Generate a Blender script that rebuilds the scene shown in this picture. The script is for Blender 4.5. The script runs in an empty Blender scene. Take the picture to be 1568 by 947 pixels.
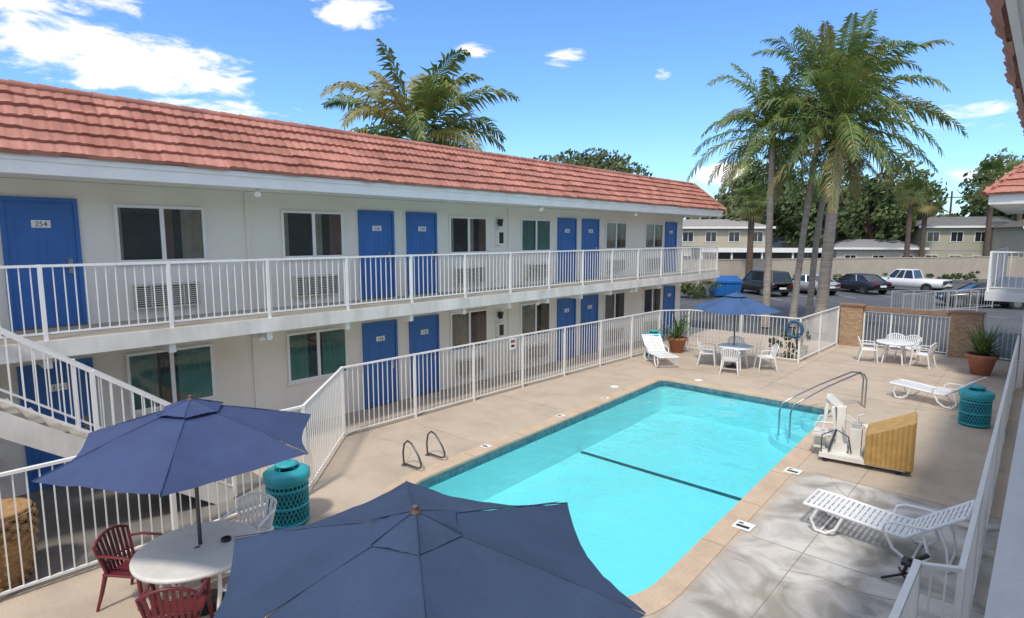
import bpy, math, random
from mathutils import Vector, Matrix, noise as mnoise
R=random.Random(7)
V=Vector
sc=bpy.context.scene
# ------------------------------------------------------------------ helpers
def nd(nt,t,**k):
    n=nt.nodes.new(t)
    for a,b in k.items(): setattr(n,a,b)
    return n
def M(name,col,rough=.6,var=.12,scale=2.5,bump=0.0,bscale=60,metal=0.0,spec=.5,fine=0.0,transl=0.0,col2=None,stretch=None,det=4):
    m=bpy.data.materials.new(name); m.use_nodes=True; nt=m.node_tree; b=nt.nodes['Principled BSDF']
    b.inputs['Roughness'].default_value=rough; b.inputs['Metallic'].default_value=metal
    b.inputs['Specular IOR Level'].default_value=spec
    tc=nd(nt,'ShaderNodeTexCoord'); src=tc.outputs['Object']
    if stretch:
        mp=nd(nt,'ShaderNodeMapping'); mp.inputs['Scale'].default_value=stretch
        nt.links.new(src,mp.inputs[0]); src=mp.outputs[0]
    nz=nd(nt,'ShaderNodeTexNoise'); nz.inputs['Scale'].default_value=scale; nz.inputs['Detail'].default_value=det; nz.inputs['Roughness'].default_value=.62
    nt.links.new(src,nz.inputs['Vector'])
    rp=nd(nt,'ShaderNodeValToRGB'); rp.color_ramp.elements[0].position=.3; rp.color_ramp.elements[1].position=.7
    c2=col2 if col2 else tuple(min(1,c*(1+var)) for c in col)
    c1=col if col2 else tuple(c*(1-var) for c in col)
    rp.color_ramp.elements[0].color=(*c1,1); rp.color_ramp.elements[1].color=(*c2,1)
    nt.links.new(nz.outputs[0],rp.inputs[0]); out=rp.outputs[0]
    if fine>0:
        n2=nd(nt,'ShaderNodeTexNoise'); n2.inputs['Scale'].default_value=45; n2.inputs['Detail'].default_value=3
        nt.links.new(tc.outputs['Object'],n2.inputs['Vector'])
        mr=nd(nt,'ShaderNodeMapRange'); mr.inputs[1].default_value=.3; mr.inputs[2].default_value=.7; mr.inputs[3].default_value=1-fine; mr.inputs[4].default_value=1+fine
        nt.links.new(n2.outputs[0],mr.inputs[0])
        vm=nd(nt,'ShaderNodeVectorMath',operation='SCALE'); nt.links.new(out,vm.inputs[0]); nt.links.new(mr.outputs[0],vm.inputs[3]); out=vm.outputs[0]
    nt.links.new(out,b.inputs['Base Color'])
    if bump>0:
        n3=nd(nt,'ShaderNodeTexNoise'); n3.inputs['Scale'].default_value=bscale; n3.inputs['Detail'].default_value=3
        nt.links.new(tc.outputs['Object'],n3.inputs['Vector'])
        bp=nd(nt,'ShaderNodeBump'); bp.inputs['Strength'].default_value=bump; bp.inputs['Distance'].default_value=.02
        nt.links.new(n3.outputs[0],bp.inputs['Height']); nt.links.new(bp.outputs[0],b.inputs['Normal'])
    if transl>0:
        tr=nd(nt,'ShaderNodeBsdfTranslucent'); nt.links.new(out,tr.inputs[0])
        mx=nd(nt,'ShaderNodeMixShader'); mx.inputs[0].default_value=transl
        nt.links.new(b.outputs[0],mx.inputs[1]); nt.links.new(tr.outputs[0],mx.inputs[2])
        nt.links.new(mx.outputs[0],nt.nodes['Material Output'].inputs[0])
    return m
class MB:
    def __init__(s): s.v=[];s.f=[];s.m=[];s.s=[];s.M=None
    def add(s,vs,fs,m=0,smooth=False):
        o=len(s.v)
        if s.M is not None: vs=[s.M@V(p) for p in vs]
        s.v+= [tuple(p) for p in vs]
        for f in fs: s.f.append(tuple(i+o for i in f)); s.m.append(m); s.s.append(smooth)
    def box(s,x0,x1,y0,y1,z0,z1,m=0):
        s.add([(x0,y0,z0),(x1,y0,z0),(x1,y1,z0),(x0,y1,z0),(x0,y0,z1),(x1,y0,z1),(x1,y1,z1),(x0,y1,z1)],
              [(0,3,2,1),(4,5,6,7),(0,1,5,4),(1,2,6,5),(2,3,7,6),(3,0,4,7)],m)
    def beam(s,a,b,w,h,m=0,up=V((0,0,1))):
        a=V(a);b=V(b);d=(b-a).normalized()
        if abs(d.dot(up))>.98: up=V((1,0,0))
        r=d.cross(up).normalized(); u=r.cross(d).normalized()
        c=[-r*w/2-u*h/2,r*w/2-u*h/2,r*w/2+u*h/2,-r*w/2+u*h/2]
        s.add([a+q for q in c]+[b+q for q in c],[(0,1,2,3),(7,6,5,4),(0,4,5,1),(1,5,6,2),(2,6,7,3),(3,7,4,0)],m)
    def tube(s,pts,r,n=8,m=0,smooth=True,caps=True,ry=None):
        pts=[V(p) for p in pts]; rr=r if isinstance(r,(list,tuple)) else [r]*len(pts)
        vs=[];fs=[]; pr=None
        for i,p in enumerate(pts):
            d=(pts[min(i+1,len(pts)-1)]-pts[max(i-1,0)])
            d=d.normalized() if d.length>0 else V((0,0,1))
            if pr is None:
                up=V((0,0,1)) if abs(d.z)<.95 else V((1,0,0)); pr=d.cross(up).normalized()
            else:
                pr=(pr-d*pr.dot(d)); pr=pr.normalized() if pr.length>1e-6 else d.orthogonal().normalized()
            q=d.cross(pr)
            for k in range(n):
                a=2*math.pi*k/n; vs.append(p+pr*math.cos(a)*rr[i]+q*math.sin(a)*rr[i]*(ry or 1))
        for i in range(len(pts)-1):
            for k in range(n):
                k2=(k+1)%n; fs.append((i*n+k,i*n+k2,(i+1)*n+k2,(i+1)*n+k))
        s.add(vs,fs,m,smooth)
        if caps:
            s.add(vs[:n],[tuple(range(n-1,-1,-1))],m); s.add(vs[-n:],[tuple(range(n))],m)
    def lathe(s,c,prof,n=24,m=0,smooth=True):
        vs=[];fs=[]
        for (r,z) in prof:
            for k in range(n):
                a=2*math.pi*k/n; vs.append((c[0]+r*math.cos(a),c[1]+r*math.sin(a),c[2]+z))
        for i in range(len(prof)-1):
            for k in range(n):
                k2=(k+1)%n; fs.append((i*n+k,i*n+k2,(i+1)*n+k2,(i+1)*n+k))
        s.add(vs,fs,m,smooth)
    def poly(s,pts,m=0): s.add(pts,[tuple(range(len(pts)))],m)
    def fin(s,name,mats,parent=None):
        me=bpy.data.meshes.new(name); me.from_pydata(s.v,[],s.f)
        for mt in mats: me.materials.append(mt)
        me.polygons.foreach_set('material_index',s.m); me.polygons.foreach_set('use_smooth',s.s); me.update()
        ob=bpy.data.objects.new(name,me); sc.collection.objects.link(ob)
        if parent: ob.parent=parent
        return ob
def grp(name):
    e=bpy.data.objects.new(name,None); sc.collection.objects.link(e); return e
def T(x,y,z=0,rot=0): return Matrix.Translation((x,y,z))@Matrix.Rotation(rot,4,'Z')
# ------------------------------------------------------------------ materials
stucco=M('stucco',(.81,.77,.68),.9,.0,.9,.35,90,fine=.04,col2=(.88,.85,.77),stretch=(1,1,.45))
white=M('white_paint',(.85,.84,.80),.5,.05,3,.05)
whitedirty=M('white_paint_worn',(.62,.59,.52),.6,.0,2.2,.08,col2=(.87,.85,.80),stretch=(1,1,.4))
soffit=M('soffit',(.86,.84,.77),.8,.04,2)
bluedoor=M('blue_door',(.036,.150,.44),.5,.10,2,.03)
frame=M('window_frame',(.84,.84,.82),.4,.03)
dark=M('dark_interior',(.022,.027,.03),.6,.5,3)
curt=M('curtain',(.42,.35,.27),.9,.2,3)
curtg=M('curtain_green',(.15,.30,.25),.9,.2,3)
curtb=M('curtain_brown',(.24,.14,.11),.9,.2,3)
acm=M('ac_metal',(.62,.59,.51),.5,.06,4)
acd=M('ac_dark',(.10,.10,.09),.7,.1)
black=M('black_plastic',(.02,.02,.02),.4,.1)
rubber=M('rubber',(.02,.02,.02),.8,.1)
steel=M('steel',(.45,.46,.48),.25,.05,metal=1)
darksteel=M('dark_steel',(.10,.11,.12),.35,.1,metal=.6)
terra=M('terracotta',(.42,.16,.10),.8,.2,6)
resin=M('white_resin',(.82,.83,.83),.35,.04)
redresin=M('red_resin',(.15,.022,.030),.35,.15)
teal=M('teal_paint',(.03,.38,.44),.45,.15,6)
navy=M('navy_canvas',(.047,.074,.175),.85,.14,1.8,.15,300,fine=.06,transl=.10)
navy2=M('navy_canvas_worn',(.034,.062,.125),.85,.18,1.5,.15,300,fine=.07,transl=.08)
bluec=M('blue_canvas',(.055,.12,.27),.85,.12,2.2,.1,300,transl=.10)
tanp=M('tan_cover',(.48,.30,.10),.7,.18,5,.1)
brick=M('stone_cladding',(.27,.16,.09),.9,.35,7,.5,18,col2=(.50,.36,.24),stretch=(1,1,3))
wicker=M('wicker',(.36,.22,.10),.8,.3,14,.3,70)
wood=M('wood_beam',(.28,.17,.10),.8,.15,5)
trunkm=M('palm_trunk',(.24,.20,.17),.95,.2,3,.5,25,col2=(.46,.41,.35),stretch=(.6,.6,7))
barkm=M('bark',(.12,.085,.06),.95,.25,6,.5,20)
shaft=M('crown_shaft',(.20,.25,.07),.6,.2,5)
pleaf=M('palm_leaf',(.040,.10,.022),.5,.2,.9,transl=.3,col2=(.22,.29,.07),det=2)
pleaf2=M('palm_leaf_yellow',(.18,.18,.05),.5,.2,1.3,transl=.3,col2=(.36,.30,.11),det=2)
leafA=M('leaf_a',(.028,.055,.016),.7,.2,.5,col2=(.12,.17,.05),det=2)
leafB=M('leaf_b',(.045,.07,.025),.7,.2,.5,col2=(.19,.21,.085),det=2)
agave=M('agave_leaf',(.05,.12,.03),.5,.2,5,transl=.2,col2=(.2,.27,.08),det=2)
def glassmat(name,tint=(.85,.9,.9),refl=.03):
    m=bpy.data.materials.new(name); m.use_nodes=True; nt=m.node_tree; nt.nodes.clear()
    o=nd(nt,'ShaderNodeOutputMaterial'); t=nd(nt,'ShaderNodeBsdfTransparent'); g=nd(nt,'ShaderNodeBsdfGlossy')
    t.inputs[0].default_value=(*tint,1); g.inputs['Roughness'].default_value=.03
    fr=nd(nt,'ShaderNodeFresnel'); fr.inputs[0].default_value=1.45
    a=nd(nt,'ShaderNodeMath',operation='ADD'); a.inputs[1].default_value=refl; nt.links.new(fr.outputs[0],a.inputs[0])
    mx=nd(nt,'ShaderNodeMixShader'); nt.links.new(a.outputs[0],mx.inputs[0]); nt.links.new(t.outputs[0],mx.inputs[1]); nt.links.new(g.outputs[0],mx.inputs[2])
    nt.links.new(mx.outputs[0],o.inputs[0]); return m
glass=glassmat('window_glass')
carglass=M('car_glass',(.02,.025,.03),.08,.1,spec=.8)
def tilemat():
    m=M('roof_tile',(.46,.17,.12),.85,.15,4,.25,40); nt=m.node_tree; b=nt.nodes['Principled BSDF']
    tc=nd(nt,'ShaderNodeTexCoord'); mp=nd(nt,'ShaderNodeVectorMath',operation='SNAP'); mp.inputs[1].default_value=(.9,.33,.178)
    nt.links.new(tc.outputs['Object'],mp.inputs[0])
    wn=nd(nt,'ShaderNodeTexWhiteNoise'); nt.links.new(mp.outputs[0],wn.inputs[0])
    rp=nd(nt,'ShaderNodeValToRGB'); rp.color_ramp.elements[0].color=(.37,.150,.108,1); rp.color_ramp.elements[1].color=(.49,.22,.165,1)
    nt.links.new(wn.outputs['Value'],rp.inputs[0])
    nz=nd(nt,'ShaderNodeTexNoise'); nz.inputs['Scale'].default_value=1.3; nz.inputs['Detail'].default_value=6; nt.links.new(tc.outputs['Object'],nz.inputs['Vector'])
    mr=nd(nt,'ShaderNodeMapRange'); mr.inputs[1].default_value=.35;mr.inputs[2].default_value=.65;mr.inputs[3].default_value=.82; mr.inputs[4].default_value=1.1
    nt.links.new(nz.outputs[0],mr.inputs[0])
    vm=nd(nt,'ShaderNodeVectorMath',operation='SCALE'); nt.links.new(rp.outputs[0],vm.inputs[0]); nt.links.new(mr.outputs[0],vm.inputs[3])
    nt.links.new(vm.outputs[0],b.inputs['Base Color']); return m
tile=tilemat()
def deckmat():
    m=M('deck_concrete',(.50,.415,.325),.85,.07,.9,.25,70,fine=.07); nt=m.node_tree; b=nt.nodes['Principled BSDF']
    old=b.inputs['Base Color'].links[0].from_socket
    tc=nd(nt,'ShaderNodeTexCoord'); sp=nd(nt,'ShaderNodeSeparateXYZ'); nt.links.new(tc.outputs['Object'],sp.inputs[0])
    def mr(s,a,b_,c,d):
        n=nd(nt,'ShaderNodeMapRange'); n.inputs[1].default_value=a;n.inputs[2].default_value=b_;n.inputs[3].default_value=c;n.inputs[4].default_value=d
        nt.links.new(s,n.inputs[0]); return n.outputs[0]
    def ma(op,a,b_):
        n=nd(nt,'ShaderNodeMath',operation=op); nt.links.new(a,n.inputs[0])
        if isinstance(b_,(int,float)): n.inputs[1].default_value=b_
        else: nt.links.new(b_,n.inputs[1])
        n.use_clamp=True; return n.outputs[0]
    nz=nd(nt,'ShaderNodeTexNoise'); nz.inputs['Scale'].default_value=.75; nz.inputs['Detail'].default_value=7; nz.inputs['Distortion'].default_value=.6; nt.links.new(tc.outputs['Object'],nz.inputs['Vector'])
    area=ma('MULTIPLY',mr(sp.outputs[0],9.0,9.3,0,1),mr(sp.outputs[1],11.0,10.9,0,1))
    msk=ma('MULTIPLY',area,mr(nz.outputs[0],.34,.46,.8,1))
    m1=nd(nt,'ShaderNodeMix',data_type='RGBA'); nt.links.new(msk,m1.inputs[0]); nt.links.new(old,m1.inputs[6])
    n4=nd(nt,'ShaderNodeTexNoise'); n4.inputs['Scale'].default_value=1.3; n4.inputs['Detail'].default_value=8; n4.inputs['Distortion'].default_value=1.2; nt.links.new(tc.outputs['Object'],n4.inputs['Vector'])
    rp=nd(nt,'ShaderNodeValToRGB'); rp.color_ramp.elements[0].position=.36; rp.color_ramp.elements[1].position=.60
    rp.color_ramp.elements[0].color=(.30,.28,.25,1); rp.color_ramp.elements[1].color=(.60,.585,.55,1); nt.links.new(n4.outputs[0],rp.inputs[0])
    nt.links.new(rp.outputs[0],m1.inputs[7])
    n5=nd(nt,'ShaderNodeTexNoise'); n5.inputs['Scale'].default_value=1.1; n5.inputs['Detail'].default_value=9; n5.inputs['Roughness'].default_value=.7; nt.links.new(tc.outputs['Object'],n5.inputs['Vector'])
    s=mr(n5.outputs[0],.34,.54,.86,1.04)
    vm=nd(nt,'ShaderNodeVectorMath',operation='SCALE'); nt.links.new(m1.outputs[2],vm.inputs[0]); nt.links.new(s,vm.inputs[3])
    nt.links.new(vm.outputs[0],b.inputs['Base Color']); return m
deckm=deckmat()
coping=M('coping',(.56,.43,.31),.8,.12,2,.2,60,fine=.08)
joint=M('joint',(.32,.27,.21),.9,.3)
jointd=M('threshold',(.16,.14,.12),.9,.3)
walkm=M('walkway_concrete',(.20,.19,.175),.9,.2,1.2,.2,50,fine=.06)
asphalt=M('asphalt',(.085,.09,.095),.9,.25,.5,.2,60,fine=.1)
grassm=M('dry_grass',(.08,.10,.04),.95,.3,.3)
plaster=M('pool_plaster',(.62,.82,.84),.7,.04,.5)
laneb=M('pool_dark_tile',(.01,.05,.08),.5,.2,8)
wtile=M('waterline_tile',(.05,.10,.14),.25,.3,9,col2=(.14,.24,.28))
# ------------------------------------------------------------------ ground, deck, pool
def sheet_hole(name,outer,inner,z,mat):
    import bmesh
    bm=bmesh.new(); ed=[]
    for loop in (outer,inner):
        vs=[bm.verts.new((p[0],p[1],z)) for p in loop]
        for i in range(len(vs)): ed.append(bm.edges.new((vs[i],vs[(i+1)%len(vs)])))
    bmesh.ops.triangle_fill(bm,use_beauty=True,edges=ed)
    for f in bm.faces:
        if f.normal.z<0: f.normal_flip()
    me=bpy.data.meshes.new(name); bm.to_mesh(me); bm.free(); me.materials.append(mat)
    ob=bpy.data.objects.new(name,me); sc.collection.objects.link(ob); return ob
def rounded(corners,rads,n=8):
    out=[];L=len(corners)
    for i in range(L):
        p=V(corners[i]);a=V(corners[i-1]);b=V(corners[(i+1)%L]);r=rads[i]
        da=(a-p).normalized();db=(b-p).normalized()
        s=p+da*r;e=p+db*r
        for k in range(n+1):
            t=k/n; q=s.lerp(p,t).lerp(p.lerp(e,t),t); out.append((q.x,q.y))
    return out
PC=[(4.35,5.35),(8.85,5.2),(8.42,15.5),(3.86,15.5)]
def off(d): return [(PC[0][0]-d,PC[0][1]-d),(PC[1][0]+d,PC[1][1]-d),(PC[2][0]+d,PC[2][1]+d),(PC[3][0]-d,PC[3][1]+d)]
pin=rounded(PC,[1.0,1.0,.25,.25]); pout=rounded(off(.33),[1.2,1.2,.35,.35])
DX0,DX1,DY0,DY1=-9,14,-14,25.6
sheet_hole('ground',[(-500,-300),(500,-300),(500,900),(-500,900)],rounded(off(.2),[.9,.9,.3,.3]),-.06,grassm)
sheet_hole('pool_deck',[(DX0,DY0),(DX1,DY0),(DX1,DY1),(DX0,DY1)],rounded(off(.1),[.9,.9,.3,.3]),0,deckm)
b=MB(); b.poly([(-60,25.73,-.055),(60,25.73,-.055),(60,90,-.055),(-60,90,-.055)][::1])
b.box(DX0,DX1,DY1,DY1+.12,-.05,.0,1)
for i in range(9):
    x=-6.4+i*1.7; y=42+i*2.45
    b.add([(x,y,-.05),(x+.08,y-.06,-.05),(x+3.6,y-3.1,-.05),(x+3.5,y-3.1,-.05)],[(0,1,2,3)],2)
b.fin('parking_lot_road',[asphalt,walkm,white])
b=MB(); n=len(pin)
ti=[(x,y,.012) for x,y in pin]; to=[(x,y,.012) for x,y in pout]; lo=[(x,y,-.03) for x,y in pin]; oo=[(x,y,-.01) for x,y in pout]
for i in range(n):
    j=(i+1)%n
    b.poly([ti[i],to[i],to[j],ti[j]],0); b.poly([lo[i],ti[i],ti[j],lo[j]],0); b.poly([to[i],oo[i],oo[j],to[j]],0)
for sd in range(2):
    for k in range(1,6):
        t=k/6; y=5.9+9.3*t
        if sd: x=8.85-.43*(y-5.2)/10.3; b.box(x+.01,x+.31,y,y+.008,.012,.0165,1)
        else: x=4.35-.49*(y-5.35)/10.15; b.box(x-.31,x-.01,y,y+.008,.012,.0165,1)
b.fin('pool_coping',[coping,joint])
DEP=-.95
b=MB()
for i in range(n):
    j=(i+1)%n
    A=pin[i];B=pin[j]
    b.poly([(A[0],A[1],-.03),(B[0],B[1],-.03),(B[0],B[1],-.2),(A[0],A[1],-.2)],1)
    b.poly([(A[0],A[1],-.2),(B[0],B[1],-.2),(B[0],B[1],DEP),(A[0],A[1],DEP)],0)
b.poly([(x,y,DEP) for x,y in pin],0)
b.box(4.1,8.6,11.05,11.17,DEP+.004,DEP+.012,2)
for k,(w,z) in enumerate([(1.7,-.35),(1.35,-.55),(1.0,-.75)]):
    r=.55+.3*k
    pts=[(8.41,15.49,z)]+[(8.41-r*math.sin(a*math.pi/24)*1.2,15.49-r*math.cos(a*math.pi/24)*1.2,z) for a in range(13)]
    b.poly(pts,0)
    for q in range(1,13): b.poly([pts[q],pts[q+1],(pts[q+1][0],pts[q+1][1],z-.2),(pts[q][0],pts[q][1],z-.2)],0)
b.fin('swimming_pool',[plaster,wtile,laneb])
wm=bpy.data.materials.new('pool_water'); wm.use_nodes=True; nt=wm.node_tree; nt.nodes.clear()
o=nd(nt,'ShaderNodeOutputMaterial'); t=nd(nt,'ShaderNodeBsdfTransparent'); g=nd(nt,'ShaderNodeBsdfGlossy'); t.inputs[0].default_value=(.50,.95,.985,1); g.inputs['Roughness'].default_value=.05
fr=nd(nt,'ShaderNodeFresnel'); fr.inputs[0].default_value=1.33
tc=nd(nt,'ShaderNodeTexCoord'); nz=nd(nt,'ShaderNodeTexNoise'); nz.inputs['Scale'].default_value=1.6; nz.inputs['Detail'].default_value=4; nt.links.new(tc.outputs['Object'],nz.inputs['Vector'])
bp=nd(nt,'ShaderNodeBump'); bp.inputs['Strength'].default_value=.6; bp.inputs['Distance'].default_value=.08; nt.links.new(nz.outputs[0],bp.inputs['Height'])
nt.links.new(bp.outputs[0],g.inputs['Normal']); nt.links.new(bp.outputs[0],fr.inputs['Normal'])
fa=nd(nt,'ShaderNodeMath',operation='MULTIPLY_ADD'); fa.inputs[1].default_value=1.35; fa.inputs[2].default_value=.02; nt.links.new(fr.outputs[0],fa.inputs[0])
mx=nd(nt,'ShaderNodeMixShader'); nt.links.new(fa.outputs[0],mx.inputs[0]); nt.links.new(t.outputs[0],mx.inputs[1]); nt.links.new(g.outputs[0],mx.inputs[2]); nt.links.new(mx.outputs[0],o.inputs[0])
b=MB(); b.poly([(x,y,-.12) for x,y in pin]); b.fin('water',[wm])
b=MB()
for y in (1.9,8.0,11.0,17.2,21.4):
    for (x0,x1) in ([(1.5,12)] if (y<4.8 or y>16) else [(1.5,3.45 if y>6 else 3.9),(9.25,12)]): b.box(x0,x1,y,y+.010,.0,.004)
b.box(9.9,9.91,-2,25.4,.0,.0045)
b.box(6.4,6.41,16.2,25.4,.0,.0045)
rr=random.Random(77)
for (x,y,a,L) in [(2.0,6.8,.4,1.8),(2.6,9,1.2,2.0),(1.8,13,.3,2.0),(10.2,14.5,1.0,2.2),(9.6,16.8,.2,2.0),(6,17.0,1.2,3),(10.3,9.8,2.2,1.6),(9.8,7.4,.5,1.4),(3,16.5,.8,1.5)]:
    p=V((x,y,.003))
    for k in range(int(L/.12)):
        a+=rr.uniform(-.45,.45)*.6; q=p+V((math.cos(a)*.12,math.sin(a)*.12,0)); w=.003+.003*rr.random(); s_=V((-math.sin(a)*w,math.cos(a)*w,0))
        b.poly([p-s_,q-s_,q+s_,p+s_]); p=q
b.fin('deck_joint',[joint])
b=MB(); b.box(0.02,3.38,-12,4.3,.0,.006,0); b.box(0.02,1.36,4.3,24.3,.0,.005,1)
b.fin('walkway',[walkm,M('walk_shade',(.44,.38,.31),.9,.15,1.4,.2,60,fine=.05)])
for i,(x,y) in enumerate([(9.05,8.2),(8.93,10.8),(4.0,8.0),(3.86,10.6),(3.78,12.6)]):
    b=MB(); s_=.13 if x>8 else .09; b.box(x-s_,x+s_,y-s_,y+s_,.013,.0175,0)
    b.box(x-s_*.7,x+s_*.7,y-s_*.55,y+s_*.0,.0175,.0195,1)
    b.box(x-s_*.7,x-s_*.2,y+s_*.3,y+s_*.6,.0175,.0195,1)
    b.fin('depth_marker',[white,black])
for (x,y) in [(4.7,16.1),(9.3,14.6),(3.3,13.8)]:
    b=MB(); b.lathe((x,y,0),[(.12,.0),(.12,.006),(.10,.008),(.0,.008)],20); b.fin('skimmer_lid',[white])
# ------------------------------------------------------------------ railing
RC=[0]
def railing(mb,p0,p1,h,sp=.128,post=1.65,m=0,drop=0,bot=.1,postw=.05,barw=.0145):
    RC[0]+=1; jw=.0012*(RC[0]%7)
    p0=V(p0);p1=V(p1);d=p1-p0;hd=V((d.x,d.y,0));L=hd.length
    up=V((0,0,1))
    mb.beam(p0+up*(h+jw),p1+up*(h+jw),.045+jw,.036,m); mb.beam(p0+up*(bot+jw),p1+up*(bot+jw),.028+jw,.028,m)
    k=int(L/sp)
    for i in range(1,k):
        q=p0+d*(i/k)+V((0,0,0)); mb.beam(q+up*(bot-.01),q+up*(h-.015),barw,barw,m)
    kp=max(1,round(L/post))
    for i in range(kp+1):
        q=p0+d*(i/kp); mb.beam(q-up*(drop-jw*.3),q+up*(h+.022+jw),postw+jw,postw+jw,m)
# ------------------------------------------------------------------ mansard roof
def mansard(mb,org,du,inw,u0,u1,h0,h1,run,rise,courses=6,m=0):
    org=V(org);du=V(du);inw=V(inw);Z=V((0,0,1)); nn=(-inw*rise+Z*run).normalized()
    rr=random.Random(3)
    def P(u,v,h): return org+du*u+inw*(run*v)+Z*(rise*v)+nn*h
    step=.055
    for c in range(courses):
        v0=c/courses;v1=(c+1)/courses+.02
        a=u0+(run*v0 if h0 else 0); e=u1-(run*v0 if h1 else 0)
        N=int((e-a)/step); vs=[];jit={}
        for i in range(N+1):
            u=a+(e-a)*i/N; t=int(u/.33+100*c); 
            if t not in jit: jit[t]=(rr.uniform(-.016,.016),rr.uniform(0,.018))
            ph=(u%.33)/.33; hh=.028*abs(math.sin(ph*math.pi*2))**.8 + (.014 if ph<.1 else 0)
            jv=jit[t][0]/1.4
            vs+=[P(u,v0+jv,.0),P(u,v0+jv,.042+hh+jit[t][1]),P(u,min(v1,1.0),.004+hh*.7)]
        fs=[]
        for i in range(N):
            o=i*3;q=o+3; fs+=[(o,q,q+1,o+1),(o+1,q+1,q+2,o+2)]
        mb.add(vs,fs,m)
    a=u0+(run if h0 else 0); e=u1-(run if h1 else 0)
    k=int((e-a)/.33)
    for i in range(k):
        p=P(a+(e-a)*i/k,1,.0);q=P(a+(e-a)*(i+1.08)/k,1,.0)
        mb.tube([p,q],[.085,.07],7,m,True)
    for hf,uu,s in ((h0,u0,1),(h1,u1,-1)):
        if hf:
            for i in range(7):
                p=P(uu+s*run*i/7,i/7,.02);q=P(uu+s*run*(i+1.05)/7,(i+1.05)/7,.02); mb.tube([p,q],[.085,.07],7,m,True)
# ------------------------------------------------------------------ motel
F2=2.67
motel=grp('motel_building')
b=MB(); b.box(-8,0,-14,24.25,0,5.06,0)
for s in (5.2,12.95): b.box(0,.045,s,s+.06,.0,5.0,1)
b.fin('walls',[stucco,stucco],motel)
b=MB()
b.box(0.003,1.45,-14,24.8,F2-.26,F2-.004,0)
b.box(-1.2,1.45,24.803,24.95,F2-.26,F2-.004,0)
b.fin('balcony_slab',[whitedirty],motel)
b=MB(); b.box(0.003,1.42,-14,24.78,F2-.004,F2+.01,0); b.fin('balcony_floor',[M('balcony_floor',(.46,.42,.35),.85,.15,2,fine=.06)],motel)
b=MB()
for i in range(24):
    y=-13.2+i*1.65
    b.box(.003,1.38,y-.05,y+.05,F2-.42,F2-.262,0)
b.fin('balcony_joists',[white],motel)
b=MB(); railing(b,(1.40,-13.2,F2),(1.40,24.75,F2),1.07,drop=.2); railing(b,(1.40,24.75,F2),(-1,24.75,F2),1.07,.115,1.2,0,drop=.2)
b.fin('balcony_railing',[white],motel)
b=MB()
b.box(.0,1.44,-14,24.8,5.065,5.09,0)
b.box(-8.6,0,24.255,24.8,5.065,5.09,0)
b.fin('soffit',[soffit],motel)
b=MB()
b.box(1.44,1.50,-14,24.86,5.02,5.285,0); b.box(-8.6,1.44,24.8,24.86,5.02,5.285,0)
b.box(1.5,1.53,-14,24.89,5.2,5.283,0)
b.fin('fascia',[white],motel)
b=MB()
mansard(b,(1.58,0,5.28),(0,1,0),(-1,0,0),-14,24.95,False,True,1.02,1.08)
b.poly([(1.58,24.93,5.28),(.56,23.91,6.36),(-7.6,23.91,6.36),(-8.6,24.93,5.28)][::-1],0)
b.poly([(.56,-14,6.3),(.56,23.9,6.3),(-7.6,23.9,6.3),(-7.6,-14,6.3)],1)
b.poly([(-8.6,-14,5.28),(-7.6,-14,6.36),(-7.6,23.91,6.36),(-8.6,24.93,5.28)],0)
b.poly([(.56,-14,6.2),(.56,23.9,6.2),(.56,23.9,6.37),(.56,-14,6.37)],0)
b.fin('tile_roof',[tile,walkm],motel)
def door(s0,s1,z,idx,num=None):
    b=MB(); x=.0
    b.box(.0,.045,s0-.06,s0,z,z+2.1,1); b.box(0,.045,s1,s1+.06,z,z+2.1,1); b.box(0,.045,s0,s1,z+2.03,z+2.1,1)
    b.box(.0,.02,s0,s1,z+.01,z+2.03,0)
    w=s1-s0
    for (a,c,e,g_) in ((.12,.45,.2,.85),(.55,.88,.2,.85),(.12,.45,1.0,1.75),(.55,.88,1.0,1.75)):
        y0=s0+a*w;y1=s0+c*w
        b.box(.02,.026,y0,y1,z+e,z+e+.02,0);b.box(.02,.026,y0,y1,z+g_,z+g_+.02,0);b.box(.02,.0255,y0,y0+.02,z+e+.02,z+g_,0);b.box(.02,.0255,y1-.02,y1,z+e+.02,z+g_,0)
    b.box(.02,.034,s1-.13,s1-.07,z+.88,z+1.12,3); b.tube([(.07,s1-.1,z+.98),(.034,s1-.1,z+.98)],.028,8,3); b.tube([(.075,s1-.1,z+.98),(.075,s1-.2,z+.98)],.012,6,3)
    b.box(.02,.03,s0+w*.36,s0+w*.64,z+1.62,z+1.74,2)
    b.box(.0,.08,s0-.02,s1+.02,z-.0,z+.025,4)
    b.fin('door',[bluedoor,bluedoor,frame,steel,jointd],motel)
    if num:
        cu=bpy.data.curves.new('door_number','FONT'); cu.body=num; cu.size=.11; cu.align_x='CENTER'; cu.extrude=.001
        ob=bpy.data.objects.new('door_number',cu); sc.collection.objects.link(ob); ob.parent=motel
        ob.location=(.032,s0+w*.5,z+1.642); ob.rotation_euler=(math.pi/2,0,math.pi/2); cu.materials.append(black)
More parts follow.
